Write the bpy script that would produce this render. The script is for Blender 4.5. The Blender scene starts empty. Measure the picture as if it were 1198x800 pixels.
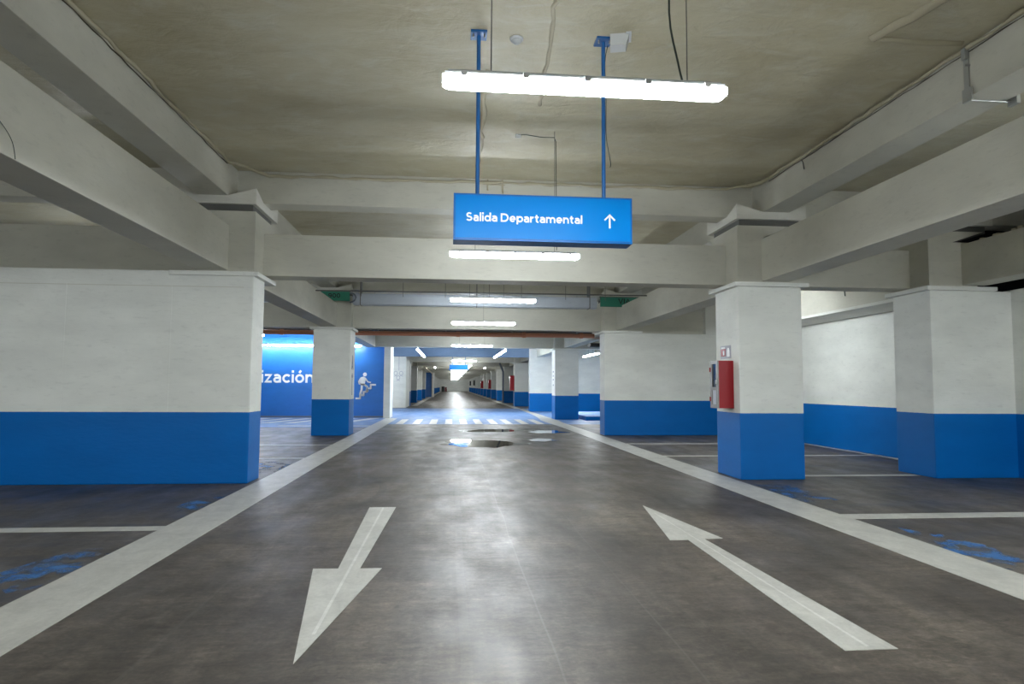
import bpy, bmesh, math, random
from mathutils import Vector, Matrix
random.seed(7)
S = bpy.context.scene
COL = S.collection

# ------------------------------------------------------------------ helpers
def MBnew():
    return bmesh.new()

def box(bm, x0, x1, y0, y1, z0, z1, bev=0.0):
    g = bmesh.ops.create_cube(bm, size=1.0)
    vs = g['verts']
    for v in vs:
        v.co = Vector(((x0 + x1) / 2 + v.co.x * (x1 - x0), (y0 + y1) / 2 + v.co.y * (y1 - y0), (z0 + z1) / 2 + v.co.z * (z1 - z0)))
    if bev > 0:
        es = list({e for v in vs for e in v.link_edges})
        bmesh.ops.bevel(bm, geom=es, offset=bev, segments=2, affect='EDGES', profile=0.7)
    return bm

def prism(bm, pts, axis, a, b):
    """extrude polygon pts (2D) along axis from a to b. axis 'y': pts=(x,z); 'x': pts=(y,z); 'z': pts=(x,y)"""
    def mk(p, t):
        if axis == 'y': return (p[0], t, p[1])
        if axis == 'x': return (t, p[0], p[1])
        return (p[0], p[1], t)
    A = [bm.verts.new(mk(p, a)) for p in pts]
    B = [bm.verts.new(mk(p, b)) for p in pts]
    bm.faces.new(A); bm.faces.new(B[::-1])
    n = len(pts)
    for i in range(n):
        bm.faces.new([A[i], B[i], B[(i + 1) % n], A[(i + 1) % n]])
    return bm

def tube(bm, pts, r, seg=8, caps=True):
    pts = [Vector(p) for p in pts]
    rings = []
    for i, p in enumerate(pts):
        if i == 0: d = pts[1] - p
        elif i == len(pts) - 1: d = p - pts[i - 1]
        else: d = pts[i + 1] - pts[i - 1]
        d.normalize()
        up = Vector((0, 0, 1)) if abs(d.z) < 0.9 else Vector((1, 0, 0))
        u = d.cross(up).normalized(); w = d.cross(u).normalized()
        rr = r[i] if isinstance(r, (list, tuple)) else r
        rings.append([bm.verts.new(p + (u * math.cos(2 * math.pi * k / seg) + w * math.sin(2 * math.pi * k / seg)) * rr) for k in range(seg)])
    for a, b in zip(rings[:-1], rings[1:]):
        for k in range(seg):
            bm.faces.new([a[k], a[(k + 1) % seg], b[(k + 1) % seg], b[k]])
    if caps:
        bm.faces.new(rings[0][::-1]); bm.faces.new(rings[-1])
    return bm

def obj(name, bm, mat=None, parent=None, smooth=False):
    bmesh.ops.recalc_face_normals(bm, faces=bm.faces)
    me = bpy.data.meshes.new(name)
    bm.to_mesh(me); bm.free()
    if smooth:
        for p in me.polygons: p.use_smooth = True
    if mat: me.materials.append(mat)
    o = bpy.data.objects.new(name, me)
    COL.objects.link(o)
    if parent: o.parent = parent
    return o

def empty(name, loc=(0, 0, 0)):
    o = bpy.data.objects.new(name, None); COL.objects.link(o)
    o.location = loc; o.empty_display_size = 0.1
    return o

def tag(o, label, cat, group=None, kind=None):
    o['label'] = label; o['category'] = cat
    if group: o['group'] = group
    if kind: o['kind'] = kind
    return o

def struct(o, label=None):
    o['kind'] = 'structure'
    if label: o['label'] = label
    return o

def copy_tree(o, parent=None):
    c = o.copy(); COL.objects.link(c)
    if parent: c.parent = parent
    for ch in list(o.children): copy_tree(ch, c)
    return c

# ------------------------------------------------------------------ materials
def mat_new(name):
    m = bpy.data.materials.new(name); m.use_nodes = True
    nt = m.node_tree; b = nt.nodes['Principled BSDF']
    return m, nt, b

def simple(name, col, rough=0.5, metal=0.0, emit=None, es=0.0, spec=0.5):
    m, nt, b = mat_new(name)
    b.inputs['Base Color'].default_value = (*col, 1)
    b.inputs['Roughness'].default_value = rough
    b.inputs['Metallic'].default_value = metal
    b.inputs['Specular IOR Level'].default_value = spec
    if emit:
        b.inputs['Emission Color'].default_value = (*emit, 1)
        b.inputs['Emission Strength'].default_value = es
    return m

def N(nt, t, **k):
    n = nt.nodes.new(t)
    for a, v in k.items(): setattr(n, a, v)
    return n

def noise(nt, vec, scale, detail=4, rough=0.55, dist=0.0):
    n = N(nt, 'ShaderNodeTexNoise')
    n.inputs['Scale'].default_value = scale; n.inputs['Detail'].default_value = detail
    n.inputs['Roughness'].default_value = rough; n.inputs['Distortion'].default_value = dist
    if vec is not None: nt.links.new(vec, n.inputs['Vector'])
    return n

def mapping(nt, vec, scale=(1, 1, 1), loc=(0, 0, 0), rot=(0, 0, 0)):
    n = N(nt, 'ShaderNodeMapping')
    n.inputs['Scale'].default_value = scale; n.inputs['Location'].default_value = loc; n.inputs['Rotation'].default_value = rot
    nt.links.new(vec, n.inputs['Vector'])
    return n.outputs['Vector']

def ramp(nt, fac, stops):
    n = N(nt, 'ShaderNodeValToRGB')
    e = n.color_ramp.elements
    while len(e) < len(stops): e.new(0.5)
    for i, (p, c) in enumerate(stops):
        e[i].position = p
        e[i].color = (*c, 1) if isinstance(c, tuple) else (c, c, c, 1)
    nt.links.new(fac, n.inputs['Fac'])
    return n.outputs['Color']

def mix(nt, fac, a, b, mode='MIX'):
    n = N(nt, 'ShaderNodeMix', data_type='RGBA', blend_type=mode)
    for s, v in ((0, fac), (6, a), (7, b)):
        if isinstance(v, (int, float)): n.inputs[s].default_value = v if s == 0 else (v, v, v, 1)
        elif isinstance(v, tuple): n.inputs[s].default_value = (*v, 1)
        else: nt.links.new(v, n.inputs[s])
    return n.outputs[2]

def bump(nt, b, h, strength, dist=0.02):
    n = N(nt, 'ShaderNodeBump')
    n.inputs['Strength'].default_value = strength; n.inputs['Distance'].default_value = dist
    nt.links.new(h, n.inputs['Height']); nt.links.new(n.outputs['Normal'], b.inputs['Normal'])

def math1(nt, op, a, b=None):
    n = N(nt, 'ShaderNodeMath', operation=op)
    for i, v in ((0, a), (1, b)):
        if v is None: continue
        if isinstance(v, (int, float)): n.inputs[i].default_value = v
        else: nt.links.new(v, n.inputs[i])
    return n.outputs[0]

WHITE = (0.735, 0.745, 0.695)
BLUE = (0.0, 0.125, 0.43)

def paint_wall(name, white=WHITE, band=1.008, lower=BLUE):
    """off-white plaster, painted blue below `band` metres"""
    m, nt, b = mat_new(name)
    pos = N(nt, 'ShaderNodeNewGeometry').outputs['Position']
    n1 = noise(nt, mapping(nt, pos, (1.2, 1.2, 3.0)), 1.0, 5)
    n2 = noise(nt, mapping(nt, pos, (4, 4, 14)), 1.6, 6, 0.65)
    d = ramp(nt, n1.outputs['Fac'], [(0.3, 0.90), (0.7, 1.04)])
    sm = ramp(nt, n2.outputs['Fac'], [(0.56, 1.0), (0.70, 0.90)])
    wc = mix(nt, 1.0, mix(nt, 1.0, white, d, 'MULTIPLY'), sm, 'MULTIPLY')
    if band is not None:
        sep = N(nt, 'ShaderNodeSeparateXYZ'); nt.links.new(pos, sep.inputs[0])
        wob = math1(nt, 'MULTIPLY', noise(nt, pos, 9.0, 2).outputs['Fac'], 0.006)
        z = math1(nt, 'ADD', sep.outputs['Z'], wob)
        f = math1(nt, 'LESS_THAN', z, band + 0.003)
        d2 = ramp(nt, n1.outputs['Fac'], [(0.3, 0.92), (0.7, 1.05)])
        wc = mix(nt, f, wc, mix(nt, 1.0, lower, d2, 'MULTIPLY'))
        r = N(nt, 'ShaderNodeMapRange'); nt.links.new(f, r.inputs[0])
        r.inputs[3].default_value = 0.62; r.inputs[4].default_value = 0.45
        nt.links.new(r.outputs[0], b.inputs['Roughness'])
    else:
        b.inputs['Roughness'].default_value = 0.62
    nt.links.new(wc, b.inputs['Base Color'])
    b.inputs['Specular IOR Level'].default_value = 0.18
    h = noise(nt, mapping(nt, pos, (3, 3, 9)), 3.0, 6, 0.6)
    bump(nt, b, h.outputs['Fac'], 0.22, 0.012)
    return m

M = {}
M['wall'] = paint_wall('painted_plaster')
M['white'] = paint_wall('white_plaster', band=None)
M['beam'] = paint_wall('beam_paint', white=(0.60, 0.59, 0.515), band=None)
M['saddle'] = paint_wall('saddle_paint', white=(0.70, 0.69, 0.62), band=None)
M['bluewall'] = paint_wall('blue_paint', white=(0.018, 0.175, 0.58), band=None)
M['bluewall'].node_tree.nodes['Principled BSDF'].inputs['Specular IOR Level'].default_value = 0.55
M['bluewall'].node_tree.nodes['Principled BSDF'].inputs['Roughness'].default_value = 0.38
M['bounce_beam'] = paint_wall('blue_bounce_tint', white=(0.19, 0.27, 0.39), band=None)  # blue bounce light from the floor mixed into the beam colour
M['wrap'] = paint_wall('duct_wrap', white=(0.50, 0.55, 0.62), band=None)
M['bluestep'] = paint_wall('step_paint', white=(0.25, 0.42, 0.72), band=0.15)

# floor
def mk_floor():
    m, nt, b = mat_new('polished_concrete')
    pos = N(nt, 'ShaderNodeNewGeometry').outputs['Position']
    sep = N(nt, 'ShaderNodeSeparateXYZ'); nt.links.new(pos, sep.inputs[0])
    big = noise(nt, mapping(nt, pos, (0.55, 0.35, 1)), 1.3, 6, 0.6, 0.6)
    base = ramp(nt, big.outputs['Fac'], [(0.32, (0.040, 0.033, 0.026)), (0.50, (0.080, 0.066, 0.053)), (0.68, (0.140, 0.117, 0.091))])
    streak = noise(nt, mapping(nt, pos, (3.0, 0.22, 1)), 2.2, 6, 0.62, 0.3)
    sc = ramp(nt, streak.outputs['Fac'], [(0.3, 0.80), (0.7, 1.22)])
    c = mix(nt, 1.0, base, sc, 'MULTIPLY')
    cross = noise(nt, mapping(nt, pos, (0.6, 4.5, 1)), 1.6, 5, 0.6, 0.8)
    c = mix(nt, 1.0, c, ramp(nt, cross.outputs['Fac'], [(0.3, 0.74), (0.7, 1.22)]), 'MULTIPLY')
    fine = noise(nt, pos, 38, 5, 0.7)
    c = mix(nt, 1.0, c, ramp(nt, fine.outputs['Fac'], [(0.35, 0.78), (0.7, 1.25)]), 'MULTIPLY')
    # pale scuffs
    sf = noise(nt, mapping(nt, pos, (1.5, 3.0, 1)), 3.4, 8, 0.75, 1.2)
    sfm = noise(nt, pos, 0.55, 2)
    k = math1(nt, 'MULTIPLY', ramp(nt, sf.outputs['Fac'], [(0.52, 0.0), (0.85, 1.0)]), ramp(nt, sfm.outputs['Fac'], [(0.44, 0.0), (0.60, 0.9)]))
    c = mix(nt, math1(nt, 'MULTIPLY', k, 0.5), c, (0.20, 0.185, 0.165))
    # darker oily patches
    of = noise(nt, mapping(nt, pos, (0.9, 1.6, 1)), 2.3, 7, 0.68, 1.0)
    c = mix(nt, ramp(nt, of.outputs['Fac'], [(0.50, 0.0), (0.66, 0.45)]), c, (0.032, 0.027, 0.023))
    mid = noise(nt, mapping(nt, pos, (1.0, 1.6, 1)), 11.0, 8, 0.75, 0.8)
    c = mix(nt, 1.0, c, ramp(nt, mid.outputs['Fac'], [(0.34, 0.66), (0.5, 1.0), (0.66, 1.42)]), 'MULTIPLY')
    sp = noise(nt, pos, 7.0, 3, 0.5)
    c = mix(nt, ramp(nt, sp.outputs['Fac'], [(0.70, 0.0), (0.74, 0.6)]), c, (0.02, 0.018, 0.016))
    # worn tyre path lines along the lane
    for x0, w, a in ((0.62, 0.006, 0.18), (1.30, 0.006, 0.14), (0.15, 0.03, 0.08), (-1.5, 0.012, .08)):
        wob = math1(nt, 'MULTIPLY', noise(nt, mapping(nt, pos, (0, 0.3, 0)), 1.0, 2).outputs['Fac'], 0.12)
        dd = math1(nt, 'ABSOLUTE', math1(nt, 'SUBTRACT', math1(nt, 'ADD', sep.outputs['X'], wob), x0))
        f = math1(nt, 'MULTIPLY', math1(nt, 'LESS_THAN', dd, w), a)
        c = mix(nt, f, c, (0.20, 0.19, 0.18))
    # tyre scrub arcs
    dn = N(nt, 'ShaderNodeVectorMath', operation='DISTANCE'); nt.links.new(pos, dn.inputs[0]); dn.inputs[1].default_value = (-4.2, 9.0, 0)
    arc = math1(nt, 'LESS_THAN', math1(nt, 'ABSOLUTE', math1(nt, 'SUBTRACT', dn.outputs['Value'], 3.3)), 0.05)
    c = mix(nt, math1(nt, 'MULTIPLY', math1(nt, 'MULTIPLY', arc, streak.outputs['Fac']), 0.6), c, (0.03, 0.027, 0.025))
    # pale blue paint field around the stairs
    m1 = math1(nt, 'MULTIPLY', math1(nt, 'GREATER_THAN', sep.outputs['Y'], 24.45), math1(nt, 'LESS_THAN', sep.outputs['Y'], 41.5))
    wear = noise(nt, mapping(nt, pos, (0.8, 1.2, 1)), 2.0, 6, 0.65)
    bl = mix(nt, ramp(nt, wear.outputs['Fac'], [(0.35, 0.0), (0.75, 0.35)]), (0.11, 0.24, 0.52), (0.14, 0.16, 0.20))
    c = mix(nt, math1(nt, 'MULTIPLY', m1, 0.92), c, bl)
    m2 = math1(nt, 'MULTIPLY', math1(nt, 'MULTIPLY', math1(nt, 'GREATER_THAN', sep.outputs['Y'], 22.7), math1(nt, 'LESS_THAN', sep.outputs['Y'], 24.5)), math1(nt, 'LESS_THAN', sep.outputs['X'], -2.8))
    c = mix(nt, math1(nt, 'MULTIPLY', m2, 0.9), c, bl)
    # faint dark blue film beside the painted walls
    bf = noise(nt, mapping(nt, pos, (0.8, 2.0, 1)), 1.2, 5, 0.6)
    out = math1(nt, 'MAXIMUM', math1(nt, 'LESS_THAN', sep.outputs['X'], -2.8), math1(nt, 'GREATER_THAN', sep.outputs['X'], 4.33))
    c = mix(nt, math1(nt, 'MULTIPLY', out, ramp(nt, bf.outputs['Fac'], [(0.5, 0.0), (0.68, 0.45)])), c, (0.022, 0.036, 0.075))
    nt.links.new(c, b.inputs['Base Color'])
    rn = noise(nt, mapping(nt, pos, (1.4, 0.6, 1)), 1.8, 6, 0.6)
    r = N(nt, 'ShaderNodeMapRange'); nt.links.new(rn.outputs['Fac'], r.inputs[0])
    r.inputs[1].default_value = 0.3; r.inputs[2].default_value = 0.7; r.inputs[3].default_value = 0.36; r.inputs[4].default_value = 0.58
    nt.links.new(r.outputs[0], b.inputs['Roughness'])
    b.inputs['Specular IOR Level'].default_value = 0.42
    bh = noise(nt, mapping(nt, pos, (1, 0.5, 1)), 6.0, 5, 0.55)
    bump(nt, b, bh.outputs['Fac'], 0.16, 0.01)
    return m
M['floor'] = mk_floor()

def mk_ceiling():
    m, nt, b = mat_new('sprayed_foam')
    pos = N(nt, 'ShaderNodeNewGeometry').outputs['Position']
    n1 = noise(nt, mapping(nt, pos, (0.5, 0.8, 1)), 1.2, 6, 0.6, 0.5)
    c = ramp(nt, n1.outputs['Fac'], [(0.3, (0.42, 0.375, 0.245)), (0.5, (0.51, 0.47, 0.335)), (0.7, (0.58, 0.55, 0.42))])
    n2 = noise(nt, mapping(nt, pos, (1.3, 2.4, 1)), 1.5, 7, 0.68, 0.8)
    c = mix(nt, ramp(nt, n2.outputs['Fac'], [(0.50, 0.0), (0.70, 0.55)]), c, (0.60, 0.60, 0.52))
    nt.links.new(c, b.inputs['Base Color'])
    b.inputs['Roughness'].default_value = 0.45
    b.inputs['Specular IOR Level'].default_value = 0.4
    h1 = noise(nt, mapping(nt, pos, (1.2, 2.0, 1)), 2.2, 8, 0.62, 0.4)
    bump(nt, b, h1.outputs['Fac'], 0.55, 0.06)
    return m
M['ceiling'] = mk_ceiling()

def mk_marking(name='road_paint', col=(0.56, 0.55, 0.50)):
    m, nt, b = mat_new(name)
    pos = N(nt, 'ShaderNodeNewGeometry').outputs['Position']
    n1 = noise(nt, mapping(nt, pos, (2, 1.2, 1)), 2.5, 8, 0.7, 0.5)
    n2 = noise(nt, pos, 30, 4, 0.7)
    f = ramp(nt, n1.outputs['Fac'], [(0.38, 0.0), (0.66, 0.50)])
    c = mix(nt, f, col, tuple(x * 0.52 for x in col))
    c = mix(nt, 1.0, c, ramp(nt, n2.outputs['Fac'], [(0.3, 0.9), (0.7, 1.05)]), 'MULTIPLY')
    nt.links.new(c, b.inputs['Base Color'])
    b.inputs['Roughness'].default_value = 0.42
    bump(nt, b, n2.outputs['Fac'], 0.1, 0.004)
    return m
M['mark'] = mk_marking(col=(0.52, 0.51, 0.46))
M['mark_crease'] = mk_marking('road_paint_crease', (0.66, 0.65, 0.6))

def mk_worn_blue():
    m, nt, b = mat_new('worn_blue_paint')
    b.inputs['Base Color'].default_value = (0.05, 0.17, 0.42, 1); b.inputs['Roughness'].default_value = 0.5
    pos = N(nt, 'ShaderNodeNewGeometry').outputs['Position']
    tc = N(nt, 'ShaderNodeTexCoord')
    n1 = noise(nt, mapping(nt, pos, (3.0, 2.4, 1)), 1.5, 5, 0.6, 0.3)
    # fade towards the rim of the patch (generated coords)
    v = N(nt, 'ShaderNodeVectorMath', operation='DISTANCE'); nt.links.new(tc.outputs['Generated'], v.inputs[0]); v.inputs[1].default_value = (0.5, 0.5, 0.5)
    e = math1(nt, 'SUBTRACT', n1.outputs['Fac'], math1(nt, 'MULTIPLY', v.outputs['Value'], 0.35))
    a = ramp(nt, e, [(0.27, 0.0), (0.40, 0.75)])
    nt.links.new(a, b.inputs['Alpha'])
    return m
M['wornblue'] = mk_worn_blue()

def mk_water():
    m, nt, b = mat_new('puddle_water')
    b.inputs['Base Color'].default_value = (0.035, 0.031, 0.026, 1)
    b.inputs['Roughness'].default_value = 0.03
    b.inputs['IOR'].default_value = 1.45
    b.inputs['Specular IOR Level'].default_value = 0.8
    return m
M['water'] = mk_water()
LAMPC = (0.90, 0.96, 1.0)
M['lamp'] = simple('lamp_diffuser', (0.9, 0.9, 0.9), 0.4, emit=LAMPC, es=47.0)
M['lamp_dim'] = simple('lamp_diffuser_dim', (0.9, 0.9, 0.9), 0.4, emit=LAMPC, es=30.0)
M['housing'] = simple('lamp_housing', (0.66, 0.68, 0.70), 0.45)
M['signblue'] = simple('sign_face', (0.0, 0.195, 0.58), 0.3, spec=0.08)
M['signedge'] = simple('sign_frame', (0.004, 0.115, 0.38), 0.35, spec=0.2)
M['poleblue'] = simple('pole_blue', (0.01, 0.11, 0.33), 0.4)
M['signwhite'] = simple('sign_white', (0.85, 0.87, 0.88), 0.5)
M['red'] = simple('cabinet_red', (0.29, 0.01, 0.016), 0.4, spec=0.3)
M['steel'] = simple('galvanised_steel', (0.42, 0.43, 0.42), 0.45, 0.6)
M['door_metal'] = simple('cabinet_door_metal', (0.24, 0.23, 0.22), 0.45, 0.2)
M['glass'] = simple('dark_glass', (0.02, 0.022, 0.025), 0.08)
M['cable'] = simple('cable_dark', (0.03, 0.045, 0.035), 0.5)
M['wire'] = simple('hanger_wire', (0.13, 0.13, 0.12), 0.5)
M['green'] = simple('green_board', (0.03, 0.22, 0.15), 0.5)
M['black'] = simple('black_paint', (0.012, 0.014, 0.014), 0.5)
M['pipe'] = simple('orange_pipe', (0.66, 0.27, 0.16), 0.45)
M['foam'] = simple('foam_bead', (0.46, 0.42, 0.30), 0.6)
M['crack'] = simple('dark_joint', (0.08, 0.07, 0.05), 0.9)
M['dark'] = simple('bearing_dark', (0.12, 0.12, 0.11), 0.8)
M['bare'] = simple('void_shade_slab', (0.018, 0.017, 0.018), 0.9)  # near-black colour stands in for the unlit void by the outer right beam
M['plastic'] = simple('white_plastic', (0.55, 0.57, 0.57), 0.45)
M['greymark'] = simple('grey_mark', (0.16, 0.19, 0.24), 0.6)
M['palemark'] = simple('pale_grey_mark', (0.42, 0.43, 0.48), 0.6)
M['cardboard'] = simple('dull_red_plastic', (0.18, 0.05, 0.05), 0.6)

# ------------------------------------------------------------------ camera
f_px, yaw, pitch, roll = 774.54, 0.0907, 0.0667, 0.0057
cam = bpy.data.cameras.new('camera'); co = bpy.data.objects.new('camera', cam); COL.objects.link(co)
cam.sensor_width = 36; cam.lens = f_px / 1198 * 36; cam.clip_end = 500
fw = Vector((math.sin(yaw) * math.cos(pitch), math.cos(yaw) * math.cos(pitch), math.sin(pitch)))
rt = Vector((math.cos(yaw), -math.sin(yaw), 0))
up = rt.cross(fw)
# image roll: picture turned clockwise by roll
r2 = rt * math.cos(roll) + up * math.sin(roll)
u2 = -rt * math.sin(roll) + up * math.cos(roll)
mtx = Matrix((r2, u2, -fw)).transposed().to_4x4()
mtx.translation = Vector((0, 0, 1.4))
co.matrix_world = mtx
S.camera = co

# ------------------------------------------------------------------ layout constants
Y0, BAY = 9.81, 9.11
ROWS = [Y0 + BAY * k for k in range(-2, 19)]          # row lines
def row(k): return Y0 + BAY * k
YB, YE = -13.0, 178.0                                  # behind the camera .. far end
XW, XE = -16.0, 13.0
CEIL = 4.65

# floor
struct(obj('floor', box(MBnew(), XW, XE, YB, YE + .3, -0.3, 0.0), M['floor']), 'dark polished concrete floor with worn brownish patches')
ceiling = struct(obj('ceiling', box(MBnew(), XW, 8.52, YB, YE + .3, CEIL, CEIL + 0.3), M['ceiling']), 'ceiling coated with tan sprayed insulation foam')
obj('void_shade_slab', box(MBnew(), 8.52, XE, YB, YE + .3, CEIL, CEIL + 0.3), M['bare'], ceiling)  # shade of the dark void put into the slab colour

# longitudinal beams
def beam(x0, x1, y0, y1, z0, z1, mat=None):
    return obj('beam', box(MBnew(), x0, x1, y0, y1, z0, z1, 0.012), mat or M['beam'], ceiling)
LX = (-3.68, -3.24); RX = (4.79, 5.23)
beam(-3.70, -3.27, YB, YE, 4.15, CEIL); beam(4.84, 5.26, YB, YE, 4.15, CEIL)
beam(LX[0], LX[1], YB, row(0) + .02, 3.05, 3.71); beam(LX[0], LX[1], row(0) + .8, row(1) + .02, 3.05, 3.71)
beam(LX[0], LX[1], row(1) + .8, row(2) + 1.0, 3.05, 3.71); beam(LX[0], LX[1], 46, YE, 3.05, 3.71)
beam(RX[0], RX[1], YB, row(0) + .02, 3.05, 3.71); beam(RX[0], RX[1], row(0) + .8, row(1) + .02, 3.05, 3.71)
beam(RX[0], RX[1], row(1) + .8, row(2) + .02, 3.05, 3.71); beam(RX[0], RX[1], row(2) + .8, YE, 3.05, 3.71)
beam(-11.3, -10.86, YB, 29.6, 4.15, CEIL)
beam(8.12, 8.52, YB, row(0) + .02, 3.05, 3.71)
beam(8.12, 8.52, row(0) + .8, row(1) + .3, 3.03, 3.71)
beam(8.12, 8.52, row(1) + .9, 60, 3.05, 3.71)
# transverse beams
up0 = None
for k in range(-2, 18):
    y = row(k)
    if up0 is None:
        up0 = obj('beam', box(MBnew(), XW, XE, 0.40, 0.77, 4.151, CEIL, 0.012), M['beam'], ceiling); up0.location.y = y
        b2 = obj('beam', box(MBnew(), -3.25, 4.80, 0.44, 0.87, 3.05, 3.69, 0.012), M['beam'], ceiling); b2.location.y = y
        b3 = obj('beam', box(MBnew(), 5.22, 8.14, 0.44, 0.87, 3.05, 3.69, 0.012), M['beam'], ceiling); b3.location.y = y
        b4 = obj('beam', box(MBnew(), XW, -3.66, 0.44, 0.87, 3.05, 3.75, 0.012), M['beam'], ceiling); b4.location.y = y
    else:
        for s in (up0, b2, b3, b4):
            if s is b4 and k in (2, 3): continue
            if s is b2 and k == 3: continue
            c = s.copy(); COL.objects.link(c); c.location.y = y
beam(-3.25, 4.80, row(3) + .44, row(3) + .87, 3.05, 3.69, M['bounce_beam'])

# foam sealing along the beam and ceiling joints
def bead(pts, r=0.028, name='foam_bead', wob=0.012, step=0.16, seg=7, mat=None):
    out = []; rs = []
    for a, b in zip(pts[:-1], pts[1:]):
        a = Vector(a); b = Vector(b); n = max(2, int((b - a).length / step))
        for i in range(n):
            p = a.lerp(b, i / n)
            out.append(p + Vector((random.uniform(-wob, wob), random.uniform(-wob, wob), random.uniform(-wob, wob))))
            rs.append(r * random.uniform(0.6, 1.35))
    out.append(Vector(pts[-1])); rs.append(r)
    return obj(name, tube(MBnew(), out, rs, seg), mat or M['foam'], ceiling, True)
bead([(-3.255, 2.5, 4.63), (-3.25, 9.75, 4.63), (-3.0, 10.15, 4.63), (-2.8, 10.19, 4.57), (4.4, 10.19, 4.60), (4.80, 9.8, 4.6), (4.83, 2.5, 4.62)], 0.022)
bead([(-3.26, 3.0, 4.585), (-3.258, 9.7, 4.585)], 0.006, 'joint_crack', 0.006, mat=M['crack'])
bead([(4.83, 3.0, 4.58), (4.828, 9.6, 4.57)], 0.005, 'joint_crack', 0.006, mat=M['crack'])
bead([(-3.72, 2.5, 4.63), (-3.72, 10.0, 4.63)], 0.03)
bead([(5.27, 2.5, 4.63), (5.27, 10.0, 4.63)], 0.03)
bead([(4.55, 3.2, 4.665), (4.3, 4.2, 4.66), (4.05, 5.0, 4.66), (3.85, 5.62, 4.65)], 0.05, wob=0.018, step=.11)
bead([(3.85, 5.62, 4.655), (4.3, 5.66, 4.65), (4.75, 5.62, 4.65)], 0.03)
bead([(0.53, 10.19, 4.63), (0.53, 10.185, 4.46)], 0.014, 'foam_drip', 0.004, 0.05)
bead([(0.76, 10.19, 4.63), (0.77, 10.185, 4.42)], 0.014, 'foam_drip', 0.004, 0.05)
bead([(0.45, 10.19, 4.56), (0.80, 10.185, 4.55)], 0.008, 'foam_drip', 0.003, 0.05)
bead([(0.32, 6.6, 4.65), (0.36, 9.9, 4.65)], 0.03, 'foam_ridge', 0.02)
bead([(0.72, 3.5, 4.65), (0.98, 7.4, 4.65)], 0.025, 'foam_ridge', 0.02)
for xa in (0.1, 0.4):
    bead([(xa, 11.2, 4.65), (xa + .05, 18.5, 4.65)], 0.02, 'foam_ridge', 0.02)

# ------------------------------------------------------------------ columns
def head_parts(x0, sgn, parent, capw=1.13, narrow=0.37, y1=0.9, capy=1.0, full=0.82):
    """cap plate, neck, saddle at hall-side face x0; body extends in direction sgn (+1 right, -1 left). coords relative to row line"""
    def X(a): return x0 + sgn * a
    lo = lambda a, b: (min(X(a), X(b)), max(X(a), X(b)))
    a, b = lo(-0.07, capw)
    obj('cap_plate', box(MBnew(), a, b, -0.045, capy, 2.965, 3.03, 0.012), M['white'], parent)
    a, b = lo(0.0, full)
    obj('neck', box(MBnew(), a, b, 0.0, y1 - 0.05, 3.03, 3.745, 0.0), M['beam'], parent)
    # flared head of the neck
    bm = MBnew()
    bot = [(X(0.0), 0.0), (X(full - .42), 0.0), (X(full - .42), y1), (X(0.0), y1)]
    top = [(X(0.0), -0.01), (X(0.95), -0.01), (X(0.95), y1 + .2), (X(0.0), y1 + .2)]
    A = [bm.verts.new((p[0], p[1], 3.74)) for p in bot]; B = [bm.verts.new((p[0], p[1], 3.92)) for p in top]
    bm.faces.new(A); bm.faces.new(B)
    for i in range(4): bm.faces.new([A[i], A[(i + 1) % 4], B[(i + 1) % 4], B[i]])
    obj('neck_flare', bm, M['beam'], parent)
    a, b = lo(0.06, 1.04)
    obj('bearing_pad', box(MBnew(), a, b, 0.06, 1.05, 3.91, 4.045), M['dark'], parent)
    # saddle with raised corners
    bm = MBnew()
    xs = [0.0, 0.42, 0.86, 1.13]; ys = [0.0, 0.38, 0.80, 1.2]
    top = {}
    for i, xx in enumerate(xs):
        for j, yy in enumerate(ys):
            cz = 4.265 if (i in (0, 3) and j in (0, 3)) else 4.149
            top[i, j] = bm.verts.new((X(xx), yy, cz))
    botv = {}
    for i, xx in enumerate(xs):
        for j, yy in enumerate(ys):
            botv[i, j] = bm.verts.new((X(xx), yy, 4.03))
    for i in range(3):
        for j in range(3):
            bm.faces.new([top[i, j], top[i + 1, j], top[i + 1, j + 1], top[i, j + 1]])
            bm.faces.new([botv[i, j], botv[i + 1, j], botv[i + 1, j + 1], botv[i, j + 1]])
    for i in range(3):
        for j in (0, 3): bm.faces.new([top[i, j], top[i + 1, j], botv[i + 1, j], botv[i, j]])
        for j in (0, 3):
            bm.faces.new([top[j, i], top[j, i + 1], botv[j, i + 1], botv[j, i]])
    obj('saddle', bm, M['saddle'], parent)

def make_column(name, x0, sgn, yl, label, w=1.02, d=0.89, group=None):
    e = empty(name, (x0, yl, 0))
    tag(e, label, 'column', group)
    a, b = min(0, sgn * w), max(0, sgn * w)
    obj('shaft', box(MBnew(), a, b, 0, d, 0, 2.965, 0.02), M['wall'], e)
    head_parts(0, sgn, e, y1=d)
    return e

colA = make_column('concrete_column', 4.40, 1, row(0), 'white column with blue base that carries the nearest red fire hose cabinet')
def place_col(src, x, yl, label, group=None):
    c = copy_tree(src); c.location = (x, yl, 0); c['label'] = label
    if group: c['group'] = group
    elif 'group' in c: del c['group']
    return c
cC = place_col(colA, 4.40, row(2), 'white and blue column with small dark marks on its side, behind the second wall')
colB = make_column('concrete_column', -2.84, -1, row(1), 'white and blue column standing in front of the blue wall with white lettering', w=1.03)
cK = make_column('concrete_column', 7.56, 1, row(0), 'wide white and blue column at the outer right, beside the brightly lit wall', w=1.42)
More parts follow.
